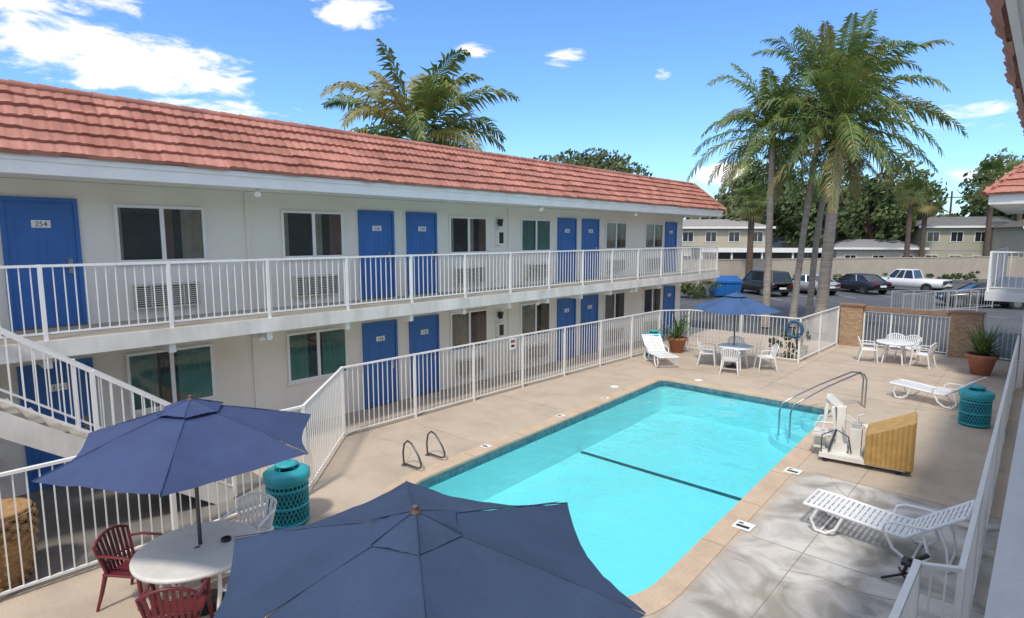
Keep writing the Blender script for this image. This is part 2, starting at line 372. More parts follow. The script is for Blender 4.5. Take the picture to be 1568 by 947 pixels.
def window(s0,s1,z0,z1,variant):
    b=MB(); f=.05
    b.box(0,.05,s0,s1,z0,z0+f,0);b.box(0,.05,s0,s1,z1-f,z1,0);b.box(0,.049,s0,s0+f,z0+f,z1-f,0);b.box(0,.049,s1-f,s1,z0+f,z1-f,0)
    mid=(s0+s1)/2; b.box(0,.048,mid-.035,mid+.035,z0+f,z1-f,0)
    b.box(-.01,.07,s0-.03,s1+.03,z0-.04,z0-.001,0)
    b.box(0,.006,s0+f,s1-f,z0+f,z1-f,1)
    def cur(a,c,m):
        N=int((c-a)/.02);vs=[];fs=[]
        ph=R.random()*6
        for i in range(N+1):
            y=a+(c-a)*i/N; x=.016+.009*math.sin(y*42+ph+math.sin(y*9)*1.5)
            vs+=[(x,y,z0+f),(x,y,z1-f)]
        for i in range(N): fs.append((2*i,2*i+2,2*i+3,2*i+1))
        b.add(vs,fs,m,True)
    if variant==0: cur(mid+.32,s1-f,2); cur(mid+.04,mid+.18,5); cur(s0+f,s0+.10,2)
    elif variant==1: cur(mid+.4,s1-f,5); cur(s0+f,s0+.16,2); cur(mid+.04,mid+.2,2)
    elif variant==2: cur(mid+.05,s1-f,3); cur(s0+f,mid-.1,3)
    elif variant==3: cur(s0+f,mid-.25,3); cur(mid+.1,s1-f,3)
    else: cur(s0+f,mid-.05,2); cur(mid+.3,s1-f,5)
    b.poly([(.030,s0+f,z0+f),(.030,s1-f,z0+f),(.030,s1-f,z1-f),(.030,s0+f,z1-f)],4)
    b.fin('window',[frame,dark,curt,curtg,glass,curtb],motel)
def ac(s0,s1,z0):
    b=MB(); z1=z0+.44
    b.box(0,.12,s0,s1,z0,z0+.035,0);b.box(0,.12,s0,s1,z1-.035,z1,0);b.box(0,.12,s0,s0+.035,z0+.035,z1-.035,0);b.box(0,.12,s1-.035,s1,z0+.035,z1-.035,0)
    b.box(0,.05,s0+.03,s1-.03,z0+.03,z1-.03,1)
    k=9
    for i in range(k):
        z=z0+.05+(z1-z0-.10)*(i+.5)/k; b.box(.05,.10,s0+.035,s1-.035,z-.010,z+.008,0)
    for i in range(1,4):
        y=s0+(s1-s0)*i/4; b.box(.05,.108,y-.012,y+.012,z0+.035,z1-.035,0)
    b.fin('air_conditioner',[acm,acd],motel)
doors=[(1.50,2.38),(7.88,8.76),(9.27,10.13),(15.42,16.32),(16.78,17.68),(22.72,23.6)]
wins=[(2.95,4.42),(5.94,7.40),(10.62,12.06),(13.52,14.98),(18.15,19.58),(20.98,22.42)]
for y in [-5.6,-4.2,-11.8,-10.4]: doors.append((y,y+.88))
wins+=[(-3,-1.55),(-.2,1.2),(-8.9,-7.4)]
nums=['254','256','258','260','262','264']
for i,(a,c) in enumerate(doors):
    door(a,c,F2+.01,i,nums[i] if i<6 else None); door(a+.02,c+.02,.0,i,str(154+2*i) if i<6 else None)
for i,(a,c) in enumerate(wins):
    window(a,c,3.70,4.71,[0,1,1,2,4,4][i%6]); window(a,c,1.0,2.09,[3,3,4,4,4,1][i%6])
    w=.54; mm=(a+c)/2
    ac(mm-w,mm+w,F2+.20)
    if i>1: ac(mm-w,mm+w,.28)
def flood(x,y,z):
    b=MB(); b.box(x-.03,x+.06,y-.05,y+.05,z-.06,z,0); b.tube([(x,y,z-.06),(x+.09,y-.05,z-.15)],[.035,.06],10,0); b.fin('flood_light',[white],motel)
for y in (4.9,12.9,18,23): flood(1.30,y,5.06)
for y in (4.9,12.9,18): flood(1.2,y,F2-.26)
for z in (1.2,F2+1.25):
    b=MB(); b.box(0,.13,12.42,12.68,z,z+.42,0); b.box(.13,.135,12.46,12.64,z+.05,z+.37,1); b.fin('fire_extinguisher_cabinet',[white,black],motel)
    b=MB(); b.tube([(.1,12.55,z+.55),(.1,12.55,z+.75)],[.06,.09],10,0); b.box(0,.1,12.52,12.58,z+.6,z+.66,0); b.fin('wall_lamp',[black],motel)
st=grp('staircase')
b=MB(); y0=.15; y1=3.65; N=15
for i in range(N):
    y=y0+(y1-y0)*i/N; z=F2*(1-(i+1)/(N))
    if i<N-1: b.box(1.62,2.62,y-.02,y+.29,z-.05,z,0)
b.beam((1.58,y0-.1,F2-.18),(1.58,y1-.05,.0),.06,.28,1); b.beam((2.66,y0-.1,F2-.18),(2.66,y1-.05,.0),.06,.28,1)
b.box(1.46,2.7,-1.3,y0,F2-.24,F2-.003,1)
b.box(2.58,2.68,-.1,.0,.0,F2-.24,1)
b.fin('flight',[M('tread',(.36,.33,.28),.9,.2,3),whitedirty],st)
b=MB()
railing(b,(2.66,y0,F2),(2.66,y1,.08),.98,.128,1.7,0,drop=.05)
railing(b,(1.58,y0,F2),(1.58,y1,.08),.98,.128,1.7,0,drop=.05)
railing(b,(2.66,-1.3,F2),(2.66,y0,F2),1.07,.128,1.5,0,drop=.2)
b.fin('handrails',[white],st)
b=MB()
pl=[(3.45,-9),(3.45,4.45),(1.42,6.4),(1.45,12.0),(1.62,19.4),(2.3,20.35),(6.1,20.6),(6.15,25.1)]
for i in range(len(pl)-1): railing(b,(*pl[i],0),(*pl[i+1],0),1.48,.122,1.9,0,bot=.09)
b.fin('pool_fence',[white])
b=MB(); b.box(1.465,1.48,11.45,11.68,1.14,1.44,0); b.box(1.48,1.483,11.48,11.65,1.32,1.40,1);b.box(1.48,1.483,11.5,11.63,1.2,1.27,2); b.fin('pool_rules_sign',[white,M('sign_red',(.35,.1,.06),.6),black])
b=MB()
b.tube([(5.95+.0*k+.24*math.cos(k*math.pi/10),20.52,1.12+.26*math.sin(k*math.pi/10)) for k in range(21)],.055,8,0)
for a in (.8,2.3,3.9,5.5): b.lathe((5.95+.24*math.cos(a),20.52,1.12+.26*math.sin(a)-.03),[(.06,0),(.062,.03),(.06,.06)],8,1)
b.fin('life_ring',[M('ring_blue',(.02,.10,.20),.5),steel])
b=MB()
railing(b,(11.38,-4,0),(11.40,5.6,0),1.48,.122,1.9,0); railing(b,(11.40,5.6,0),(11.68,5.75,0),1.48,.1,1.9,0); railing(b,(11.68,5.75,0),(11.55,20.9,0),1.48,.122,1.9,0)
b.fin('pool_fence',[white])
b=MB(); b.box(6.2,6.95,25.2,25.6,0,1.55,0); b.box(9.62,10.5,25.2,25.6,0,1.55,0); b.box(6.95,9.62,25.3,25.5,1.42,1.55,1); b.box(6.15,7.0,25.15,25.65,1.551,1.61,1); b.box(9.57,10.55,25.15,25.65,1.551,1.61,1)
railing(b,(6.98,25.4,0),(9.6,25.4,0),1.36,.122,.9,2)
b.fin('stone_gate_wall',[brick,wood,white])
b=MB(); railing(b,(10.55,25.4,0),(12.6,25.4,0),1.48,.122,1,0); b.fin('pool_fence',[white])
# ------------------------------------------------------------------ near wing
wing=grp('motel_wing')
XS=11.925
b=MB(); b.box(13.35,20,-14,34,0,5.06,0); b.fin('walls',[stucco],wing)
b=MB(); b.box(XS,13.35,-14,20.8,F2-.26,F2,0); b.box(10.75,13.35,20.803,29,F2-.26,F2,0); b.fin('balcony_slab',[M('painted_slab',(.66,.66,.66),.6,.08,2,fine=.04)],wing)
b=MB(); railing(b,(10.8,20.9,F2),(10.8,29,F2),1.07,.128,1.5,0,drop=.2); railing(b,(10.8,20.9,F2),(11.95,20.9,F2),1.07,.128,1.5,0,drop=.2)
railing(b,(XS+.08,13,F2),(XS+.08,20.8,F2),1.07,.128,1.5,0,drop=.2)
b.fin('balcony_railing',[white],wing)
XE=11.80
b=MB(); b.box(XE+.03,13.35,-14,20.4,5.04,5.08,0); b.box(XE,XE+.03,-14,20.4,5.02,5.26,1); b.box(10.7,13.35,20.44,30,5.04,5.08,0); b.box(10.66,10.7,20.4,30,5.02,5.28,1); b.box(10.7,13.35,20.4,20.44,5.02,5.28,1)
b.fin('soffit_and_fascia',[soffit,white],wing)
b=MB(); mansard(b,(XE-.06,0,5.20),(0,1,0),(1,0,0),-14,20.6,False,False,1.02,1.08)
mansard(b,(10.58,0,5.28),(0,1,0),(1,0,0),20.3,30,True,False,1.02,1.08)
mansard(b,(0,20.3,5.28),(1,0,0),(0,1,0),10.58,16,True,False,1.02,1.08)
b.poly([(11.6,21.3,6.36),(18,21.3,6.36),(18,30,6.36),(11.6,30,6.36)],0); b.poly([(12.7,-14,6.25),(20,-14,6.25),(20,21.3,6.25),(12.7,21.3,6.25)],0)
b.fin('tile_roof',[tile],wing)
b=MB(); b.box(11.6,11.72,28.7,28.82,0,F2-.26,0); b.box(11.6,11.72,28.7,28.82,F2,5.04,0); b.box(11.6,11.72,21.2,21.32,0,F2-.26,0); b.fin('post',[white],wing)
grey=M('grey_metal',(.42,.43,.44),.5,.1)
b=MB(); railing(b,(5.6,38.8,0),(9.2,41.9,0),1.15,.14,1.2,0); railing(b,(6.3,37.9,-.05),(9.9,41.0,.35),1.1,.14,1.2,0); b.fin('ramp_handrail',[grey])
# ------------------------------------------------------------------ umbrellas, tables, chairs
def umbrella(x,y,ztop,zedge,Rr,off_deg,mat,seed,base=True):
    g_=grp('patio_umbrella'); b=MB()
    def canopy(Rad,zt,ze,m,sag,r0=0.0):
        for k in range(6):
            a0=math.radians(off_deg+60*k);a1=math.radians(off_deg+60*(k+1))
            c0=V((math.cos(a0),math.sin(a0),0));c1=V((math.cos(a1),math.sin(a1),0))
            NR=16;NA=16;vs=[];fs=[]
            for i in range(NR+1):
                t=r0+(1-r0)*i/NR
                for j in range(NA+1):
                    s=j/NA; p=c0.lerp(c1,s); arc=math.sin(math.pi*s)
                    rad=Rad*t*(1-.07*arc*t)
                    z=zt-(zt-ze)*(t**1.12)-sag*arc*t*(1.15-t*.55)
                    q=p*rad; nz=(mnoise.noise(V((q.x*2.3+seed,q.y*2.3,k)))*.025+mnoise.noise(V((q.x*8+seed,q.y*8,k)))*.009)*t
                    nz+=.006*math.sin(s*math.pi*10+k)*max(0,t-.55)*arc
                    vs.append((x+q.x,y+q.y,z+nz))
            for i in range(NR):
                for j in range(NA):
                    o=i*(NA+1)+j; fs.append((o,o+1,o+NA+2,o+NA+1))
            b.add(vs,fs,m,True)
            b.tube([(x+c0.x*Rad*t,y+c0.y*Rad*t,zt-(zt-ze)*(t**1.12)+.003) for t in [r0+(1-r0)*i/8 for i in range(9)]],.005,5,m)
    canopy(Rr,ztop-.03,zedge,0,.08,.1); canopy(.34,ztop+.03,ztop-.085,0,.012)
    b.fin('canopy',[mat],g_)
    b=MB(); b.tube([(x,y,.02),(x,y,ztop+.02)],.022,10,0)
    b.lathe((x,y,ztop+.02),[(.0,.055),(.018,.05),(.026,.04),(.02,.03),(.035,.015),(.04,.0)],12,1)
    for k in range(6):
        a=math.radians(off_deg+60*k); c=V((math.cos(a),math.sin(a),0))
        b.tube([(x+c.x*Rr*t*.99,y+c.y*Rr*t*.99,ztop-.045-(ztop-.03-zedge)*(t**1.12)) for t in [.02,.25,.5,.75,1]],.009,6,0)
        b.tube([(x,y,ztop-.55),(x+c.x*Rr*.5,y+c.y*Rr*.5,ztop-.05-(ztop-.03-zedge)*(.5**1.12))],.008,6,0)
    b.tube([(x,y,ztop-.6),(x,y,ztop-.5)],.04,10,0)
    b.lathe((x,y,0),[(0.0,.1),(.05,.1),(.06,.06),(.22,.045),(.25,.0)],24,2)
    b.fin('pole_and_ribs',[darksteel,M('finial',(.10,.075,.05),.5),black],g_)
    return g_
umbrella(5.2,2.25,2.37,1.90,1.40,30,navy,1)
umbrella(9.0,2.33,2.30,1.90,1.52,25,navy2,5)
umbrella(4.75,18.5,2.38,1.88,1.35,10,bluec,9)
def table(x,y,Rr=.6,m=resin):
    b=MB(); b.lathe((x,y,0),[(.03,.722),(Rr-.03,.722),(Rr-.008,.716),(Rr,.70),(Rr-.004,.675),(Rr-.02,.67),(Rr-.03,.695),(.03,.7)],40,0)
    for k in range(4):
        a=math.pi/4+k*math.pi/2; c=V((math.cos(a),math.sin(a),0))
        b.tube([(x+c.x*Rr*.55,y+c.y*Rr*.55,.7),(x+c.x*Rr*.62,y+c.y*Rr*.62,.35),(x+c.x*Rr*.75,y+c.y*Rr*.75,.0)],[.035,.03,.022],8,0)
    for k in range(4):
        a=math.pi/4+k*math.pi/2;a2=a+math.pi/2; b.beam((x+math.cos(a)*Rr*.6,y+math.sin(a)*Rr*.6,.42+.001*k),(x+math.cos(a2)*Rr*.6,y+math.sin(a2)*Rr*.6,.42+.001*k),.02,.03,0)
    b.fin('round_patio_table',[m])
table(5.25,2.2,.64,M('table_resin',(.72,.71,.67),.4,.08,5,fine=.04)); table(9.0,2.33,.55); table(4.85,18.4,.55); table(8.45,22.7,.55)
b=MB(); b.lathe((5.33,2.48,.722),[(0,.008),(.04,.008),(.05,.03),(.055,.03),(.055,0)],16,0); b.fin('ashtray',[black])
def chair(x,y,rot,m):
    b=MB(); b.M=T(x,y,0,rot)
    N=8;vs=[];fs=[]
    for i in range(N+1):
        for j in range(N+1):
            u=-1+2*i/N;v=-1+2*j/N; w=.225+.015*v
            vs.append((u*w,v*.22,.43-.018*(1-u*u)+.012*(v)+(-.02 if j==N else 0)))
    for i in range(N):
        for j in range(N): o=i*(N+1)+j; fs.append((o,o+N+1,o+N+2,o+1))
    b.add(vs,fs,0,True); b.add([(p[0],p[1],p[2]-.02) for p in vs],[f[::-1] for f in fs],0,True)
    def bk(s,t):
        h=.40+t*(.43-.07*s*s*1.2); w=.20+.05*t
        return V((s*w,-.22-.10*t+ .03*(s*s)*1.0,h))
    b.tube([bk(-1,t/6) for t in range(7)]+[bk(-1+2*k/10,1) for k in range(1,10)]+[bk(1,1-t/6) for t in range(7)],.018,6,0)
    for k in range(7):
        s=-.78+1.56*k/6
        for q in range(5):
            p0=bk(s,q/5)-V((.017,0,0));p1=bk(s,q/5)+V((.017,0,0));p2=bk(s,(q+1)/5)+V((.019,0,0));p3=bk(s,(q+1)/5)-V((.019,0,0))
            o=V((0,-.012,0)); b.add([p0,p1,p2,p3,p0+o,p1+o,p2+o,p3+o],[(0,1,2,3),(7,6,5,4),(1,5,6,2),(3,7,4,0)],0)
    b.tube([bk(s,.3)+V((0,-.004,0)) for s in [-1,-.5,0,.5,1]],.012,6,0)
    for sx in (-1,1):
        b.tube([(sx*.235,-.27,.64),(sx*.265,-.12,.66),(sx*.27,.1,.655),(sx*.262,.2,.63)],.022,8,0,ry=.6) 
        b.tube([(sx*.262,.2,.635),(sx*.245,.215,.42),(sx*.255,.24,.2),(sx*.27,.26,0)],[.02,.024,.022,.016],8,0)
        b.tube([(sx*.215,-.2,.43),(sx*.235,-.25,.2),(sx*.26,-.3,0)],[.026,.022,.016],8,0)
        b.tube([(sx*.23,-.22,.42),(sx*.235,.2,.42)],.016,6,0)
    b.tube([(-.23,.2,.41),(.23,.2,.41)],.016,6,0)
    b.fin('patio_chair',[m])
def face(x,y,tx,ty): return math.atan2(ty-y,tx-x)-math.pi/2
for (x,y,m) in [(4.55,1.78,redresin),(5.78,1.80,redresin),(4.80,2.93,resin),(5.78,2.55,resin)]: chair(x,y,face(x,y,5.25,2.2)+.1,m)
for (x,y) in [(4.0,18.25),(5.0,17.6),(5.65,18.8),(4.55,19.25)]: chair(x,y,face(x,y,4.85,18.4)+.15,resin)
for (x,y) in [(7.75,22.4),(9.25,22.6),(8.3,23.6),(8.7,23.55)]: chair(x,y,face(x,y,8.45,22.7)-.1,resin)
for (x,y) in [(8.2,3.2),(9.9,2.9)]: chair(x,y,face(x,y,9,2.33),resin)
def lounger(x,y,rot):
    b=MB(); b.M=T(x,y,0,rot)
    zs=.34; ang=math.radians(38); L1=1.22; Lb=.78
    def P(t,yy,dz=0):
        if t<=L1: return V((t,yy,zs+dz+.03*math.cos(t*2.6)))
        q=t-L1; z0=zs+.03*math.cos(L1*2.6); return V((L1+q*math.cos(ang),yy,z0+q*math.sin(ang)+dz))
    tt=[0.0,.2,.45,.7,.95,L1,L1+.2,L1+.4,L1+.6,L1+Lb]
    for sy in (-.31,.31): b.tube([P(t,sy) for t in tt],.025,8,0)
    b.tube([P(0,-.31),P(0,.31)],.022,8,0); b.tube([P(L1+Lb,-.31),P(L1+Lb,.31)],.024,8,0)
    for yy in (-.1,.1): b.tube([P(t,yy,-.01) for t in tt],.012,6,0)
    t=.05
    while t<L1+Lb-.03:
        a=P(t,-.3,.008);c=P(t,.3,.008); a2=P(t+.045,-.3,.008);c2=P(t+.045,.3,.008); o=V((0,0,-.012))
        b.add([a,c,c2,a2,a+o,c+o,c2+o,a2+o],[(0,1,2,3),(7,6,5,4),(0,4,5,1),(2,6,7,3)],0); t+=.066
    for sy in (-.31,.31):
        b.tube([(.18,sy,zs),(.10,sy,.18),(.16,sy,.035),(.3,sy,.025),(.42,sy,.12),(.5,sy,zs-.02)],.022,8,0)
        b.tube([(1.0,sy,zs-.02),(1.1,sy,.12),(1.25,sy,.025),(1.4,sy,.025),(1.5,sy,.14),(1.42,sy,.40)],.022,8,0)
        b.tube([(.98,sy*1.08,zs),(1.0,sy*1.12,.44),(1.1,sy*1.12,.49),(1.35,sy*1.12,.50),(1.46,sy*1.03,.50)],.018,8,0)
        b.tube([(1.55,sy*.9,.60),(1.66,sy*.9,.3),(1.70,sy*.9,.02)],.016,8,0)
    for xx in (.23,1.32,1.69): b.tube([(xx,-.31,.035),(xx,.31,.035)],.016,6,0)
    b.fin('pool_lounge_chair',[resin])
lounger(9.70,9.05,math.radians(-2)); lounger(9.25,18.05,math.radians(-14)); lounger(3.35,16.85,math.radians(137))
def trash(x,y,h=.95,r=.32):
    b=MB()
    b.lathe((x,y,0),[(r*.9,.03),(r*.9,h-.12)],28,1)
    n_=30
    for k in range(n_):
        for s in (-1,1):
            pts=[]
            for i in range(7):
                t=i/6;a=2*math.pi*k/n_+s*t*.9; pts.append((x+r*math.cos(a),y+r*math.sin(a),.06+t*(h-.22)))
            b.tube(pts,.009,4,0,caps=False)
    for z in (.05,.3,.55,h-.16): b.lathe((x,y,z),[(r-.01,-.02),(r+.012,-.02),(r+.012,.02),(r-.01,.02)],28,0)
    b.lathe((x,y,0),[(r+.01,h-.15),(r+.04,h-.13),(r+.04,h-.03),(r,h+.0),(r*.62,h+.03),(r*.55,h+.02),(r*.5,h-.06)],28,0)
    b.lathe((x,y,0),[(r*.5,h-.06),(0,h-.08)],28,2)
    for k in range(4):
        a=k*math.pi/2+.4; b.tube([(x+r*.5*math.cos(a),y+r*.5*math.sin(a),h+.02),(x+r*.42*math.cos(a),y+r*.42*math.sin(a),h+.09)],.012,6,0)
    b.lathe((x,y,h+.09),[(0,.03),(r*.4,.02),(r*.58,0),(r*.58,-.015),(0,-.01)],24,0)
    b.fin('trash_can',[teal,M('liner',(.015,.12,.14),.6),black])
trash(4.05,3.85,.80,.285); trash(11.05,16.3,.78,.28); trash(1.95,18.4,.8,.27)
b=MB(); cx,cy=2.95,.75
b.lathe((cx,cy,0),[(.26,.0),(.34,.25),(.38,.55),(.35,.85),(.37,.92),(.31,.92),(.3,.8),(0,.78)],24,0)
for k in range(14):
    z=.04+k*.062; r=.27+.115*math.sin(min(1,z/.75)*1.6)
    for a in range(24):
        if (a+k)%2: b.tube([(cx+r*math.cos((a+q)*.2618),cy+r*math.sin((a+q)*.2618),z) for q in (-.1,.35,.7,1.1)],[.006,.03,.03,.006],6,0,caps=False)
    b.tube([(cx+(r-.004)*math.cos(a*.2618),cy+(r-.004)*math.sin(a*.2618),z+.03) for a in range(25)],.012,6,0,caps=False)
b.fin('wicker_planter',[wicker])
def potted(x,y,s,seed,el0=.1,nl=70,ll=(.5,.85)):
    rr=random.Random(seed); g_=grp('potted_plant')
    b=MB(); b.lathe((x,y,0),[(.0,.0),(.2*s,.0),(.30*s,.42*s),(.34*s,.44*s),(.34*s,.52*s),(.29*s,.52*s),(.28*s,.46*s),(0,.45*s)],24,0); b.fin('terracotta_pot',[terra],g_)
    b=MB()
    for k in range(nl):
        a=rr.random()*6.28; e=rr.uniform(el0,1.4); L=s*rr.uniform(*ll)
        p=V((x+rr.uniform(-.08,.08),y+rr.uniform(-.08,.08),.48*s)); d=V((math.cos(a)*math.cos(e),math.sin(a)*math.cos(e),math.sin(e))); sd=V((-math.sin(a),math.cos(a),0))
        pts=[];N=5
        for i in range(N+1):
            w=.035*s*(1-i/N)**.7+.002; pts+=[p-sd*w,p+sd*w]; p=p+d*(L/N); d=(d+V((0,0,-.16))).normalized()
        b.add(pts,[(2*i,2*i+1,2*i+3,2*i+2) for i in range(N)],0,True)
    b.fin('foliage',[agave],g_)
potted(2.25,19.6,1.05,3,.3,50,(.6,1.2)); potted(10.72,22.6,1.2,4,.2,110,(.6,1.0))
b=MB()
for (x0,y) in ((3.58,6.3),(3.5,6.92)):
    b.tube([(x0,y,0),(x0-.02,y,.25),(x0+.02,y,.42),(x0+.12,y,.50),(x0+.24,y,.47),(x0+.42,y,.30),(x0+.50,y,.17),(x0+.48,y,.09),(x0+.40,y,.06),(x0+.02,y,.045)],.017,10,0)
    b.lathe((x0,y,0),[(.045,0),(.045,.02),(.02,.025)],12,0)
b.fin('pool_ladder_rail',[darksteel])
b=MB()
for dx in (0,.5):
    b.tube([(8.95-dx*.2,16.15+dx*.3,0),(8.95-dx*.2,16.15+dx*.3,.7),(8.9-dx*.2,16.1+dx*.3,.84),(8.8-dx*.3,15.9+dx*.2,.88),(8.35-dx*.4,15.2+dx*.1,.62),(8.0-dx*.5,14.75+dx*.1,.36),(7.8-dx*.5,14.5,.2),(7.76-dx*.5,14.45,.0),(7.76-dx*.5,14.45,-.6)],.02,10,0)
b.fin('pool_stair_rail',[steel])
lift=grp('pool_lift')
LM=T(9.25,11.75,0,math.radians(8))
b=MB(); b.M=LM
b.box(-.15,1.2,-.05,.75,.08,.16,0)
for (px,py) in ((-.05,0),(1.1,0),(-.05,.7),(1.1,.7)): b.tube([(px,py-.03,.05),(px,py+.03,.05)],.05,10,1)
b.fin('base',[whitedirty,rubber],lift)
b=MB(); b.M=LM
b.box(.08,.22,.25,.43,.16,1.0,0); b.box(.0,.28,.18,.5,.16,.34,0)
b.beam((.14,.34,.98),(-.08,.3,1.18),.10,.12,0); b.beam((.14,.35,.85),(.52,.42,.62),.07,.09,0)
b.beam((-.08,.32,1.2),(-.14,.32,.5),.05,.06,0); b.beam((.3,.2,.2),(.14,.3,.75),.05,.05,2)
b.box(-.30,.10,.1,.55,.42,.47,0)
b.add([(.06,.12,.47),(.06,.52,.47),(.0,.52,1.0),(.0,.12,1.0),(.10,.12,.47),(.10,.52,.47),(.04,.52,1.0),(.04,.12,1.0)],[(0,1,2,3),(7,6,5,4),(0,3,7,4),(1,5,6,2),(2,6,7,3)],0)
for yy in (.08,.56): b.tube([(.04,yy,.72),(-.22,yy,.70),(-.26,yy,.62)],.02,8,0)
b.box(-.28,-.08,.2,.45,.17,.21,0); b.beam((-.2,.32,.2),(-.16,.32,.45),.04,.2,0); b.box(.32,.5,.12,.5,.16,.66,0); b.box(.34,.48,.16,.46,.66,.74,2); b.tube([(.42,.2,.74),(.42,.2,.9),(.52,.2,.94)],.018,8,0); b.tube([(.0,.02,.2),(.1,.08,.62)],.02,8,1)
b.tube([(-.12,.0,.16),(-.12,-.02,.5),(.1,.05,.62),(.3,.1,.5),(.36,.1,.2)],.012,6,1)
b.fin('mast_and_seat',[whitedirty,darksteel,grey],lift)
b=MB(); b.M=LM
per=[(.60,-.08),(1.28,-.08),(1.28,.72),(.60,.72)]
ring=[]
for i in range(4):
    a=V(per[i]);c=V(per[(i+1)%4]); k=9
    for j in range(k*4):
        q=a.lerp(c,j/(k*4)); nrm=V((c-a)).normalized(); nrm=V((nrm.y,-nrm.x)); ring.append(q+nrm*(.03*abs(math.sin(j/4*math.pi))))
zt=lambda q:.64+.34*(q.x-.60)/.68
vs=[(q.x,q.y,.12) for q in ring]+[(q.x+.0,q.y,zt(q)) for q in ring]; K=len(ring)
b.add(vs,[(i,(i+1)%K,K+(i+1)%K,K+i) for i in range(K)],0); b.add([(q.x,q.y,zt(q)) for q in ring],[tuple(range(K))],0)
b.fin('cover',[tanp],lift)
b=MB()
b.tube([(10.80,8.0,.03),(11.12,8.3,.10)],.015,6,0); b.tube([(10.92,8.4,.03),(11.1,8.0,.03)],.015,6,0); b.tube([(10.98,8.2,.05),(11.05,8.2,.28)],.02,8,0); b.box(10.97,11.13,8.1,8.28,.22,.26,0); b.tube([(11.1,8.3,.25),(11.2,8.4,.3)],.03,8,0)
b.fin('folding_stand',[black])
# ------------------------------------------------------------------ palms
def palm(name,base,top,r0,r1,L,n,seed,wind=(0.1,0.0),leafw=.040,lden=44,emin=-.7,yel=.2,leafl=.66,gmul=1.0,el0=1.45):
    rr=random.Random(seed); g_=grp(name); base=V(base);top=V(top)
    b=MB(); N=26; pts=[];rs=[]
    bend=V((rr.uniform(-.3,.3),rr.uniform(-.3,.3),0))
    for i in range(N+1):
        t=i/N; pts.append(base.lerp(top,t)+bend*math.sin(math.pi*t)*.7); rs.append((r0+(r1-r0)*min(1,t*1.1))*(1+.05*(i%2))+ (r0*.35*(1-t*8) if t<.12 else 0))
    b.tube(pts,rs,12,0)
    cr=top+V((0,0,L*.22)); b.tube([top-V((0,0,.1)),top+V((0,0,L*.1)),cr],[r1*1.25,r1*1.1,r1*.5],10,1)
    for k in range(9):
        a=k*2.4; q=top+V((math.cos(a)*r1,math.sin(a)*r1,.1)); b.tube([q,q+V((math.cos(a)*.25,math.sin(a)*.25,.12)),q+V((math.cos(a)*.45,math.sin(a)*.45,-.35))],[.05,.04,.015],5,1)
    b.fin('trunk',[trunkm,shaft],g_)
    b=MB()
    for k in range(n):
        f=k/n; az=k*2.39996+rr.uniform(-.25,.25); el=el0-(el0-emin)*f**.9+rr.uniform(-.12,.12)
        Lk=L*rr.uniform(.82,1.08)*(1 if f>.15 else .85)
        d=V((math.cos(az)*math.cos(el),math.sin(az)*math.cos(el),math.sin(el))); p=top.lerp(cr,rr.uniform(.55,1)*(1-f*.5)); S=lden
        mfr=1 if (f>.82 and rr.random()<.6) or rr.random()<yel*.4 else 0
        raq=[p.copy()]; grav=rr.uniform(.9,1.4)*gmul
        side=d.cross(V((0,0,1))).normalized() if abs(d.z)<.99 else V((1,0,0))
        roll=rr.uniform(-.5,.5)
        for i in range(S):
            t=i/S
            p=p+d*(Lk/S); d=(d+V((wind[0],wind[1],-1))*(grav*2.0*t/S)*(.35+math.cos(math.asin(max(-1,min(1,d.z)))))).normalized()
            raq.append(p.copy())
            if t>.10:
                up=side.cross(d).normalized(); sd=(side*math.cos(roll)+up*math.sin(roll)); up2=sd.cross(d).normalized()
                ll=leafl*L/4*(math.sin(math.pi*min(1,(t-.03)/.97)**.8)*.8+.25)
                for s in (-1,1):
                    dr=rr.uniform(.45,1.3)
                    v1=(sd*s*.8+d*.8+up2*rr.uniform(-.3,.4)).normalized()
                    v2=(v1+V((0,0,-dr))).normalized()
                    a=p; c=a+v1*ll*.5*rr.uniform(.8,1.1); e=c+v2*ll*.65; w=d*leafw*(L/4)
                    mm=mfr if rr.random()>yel*.35 else 1
                    b.add([a-w*.4,a+w*.4,c+w,c-w,e],[(0,1,2,3),(3,2,4)],mm)
        b.tube(raq[::4],[.035*L/4*(1-i/len(raq[::4]))+.006 for i in range(len(raq[::4]))],4,2,caps=False)
    b.fin('fronds',[pleaf,pleaf2,shaft],g_)
palm('palm_tree',(4.75,28,0),(5.1,28.1,8.4),.25,.20,4.9,38,11,(.15,0),gmul=1.15)
palm('palm_tree',(2.45,28,0),(2.35,28,8.2),.17,.13,4.1,32,12,(-.1,0),gmul=1.15)
palm('palm_tree',(3.35,28.9,0),(4.0,29.3,9.6),.15,.12,4.1,26,13,(-.1,0),gmul=1.15)
palm('palm_tree',(3.65,30.4,0),(4.15,30.6,8.2),.15,.12,3.8,22,14,(.1,0),gmul=1.15)
palm('palm_tree',(-10.4,17.9,0),(-10.4,17.9,8.0),.28,.24,5.3,34,15,(.12,.10),yel=.6,gmul=1.15,emin=-.35,el0=1.25,leafw=.055,leafl=.75)
palm('palm_tree',(-24.3,2.8,0),(-24.3,2.8,9.3),.25,.2,4.0,22,25,(0,0))
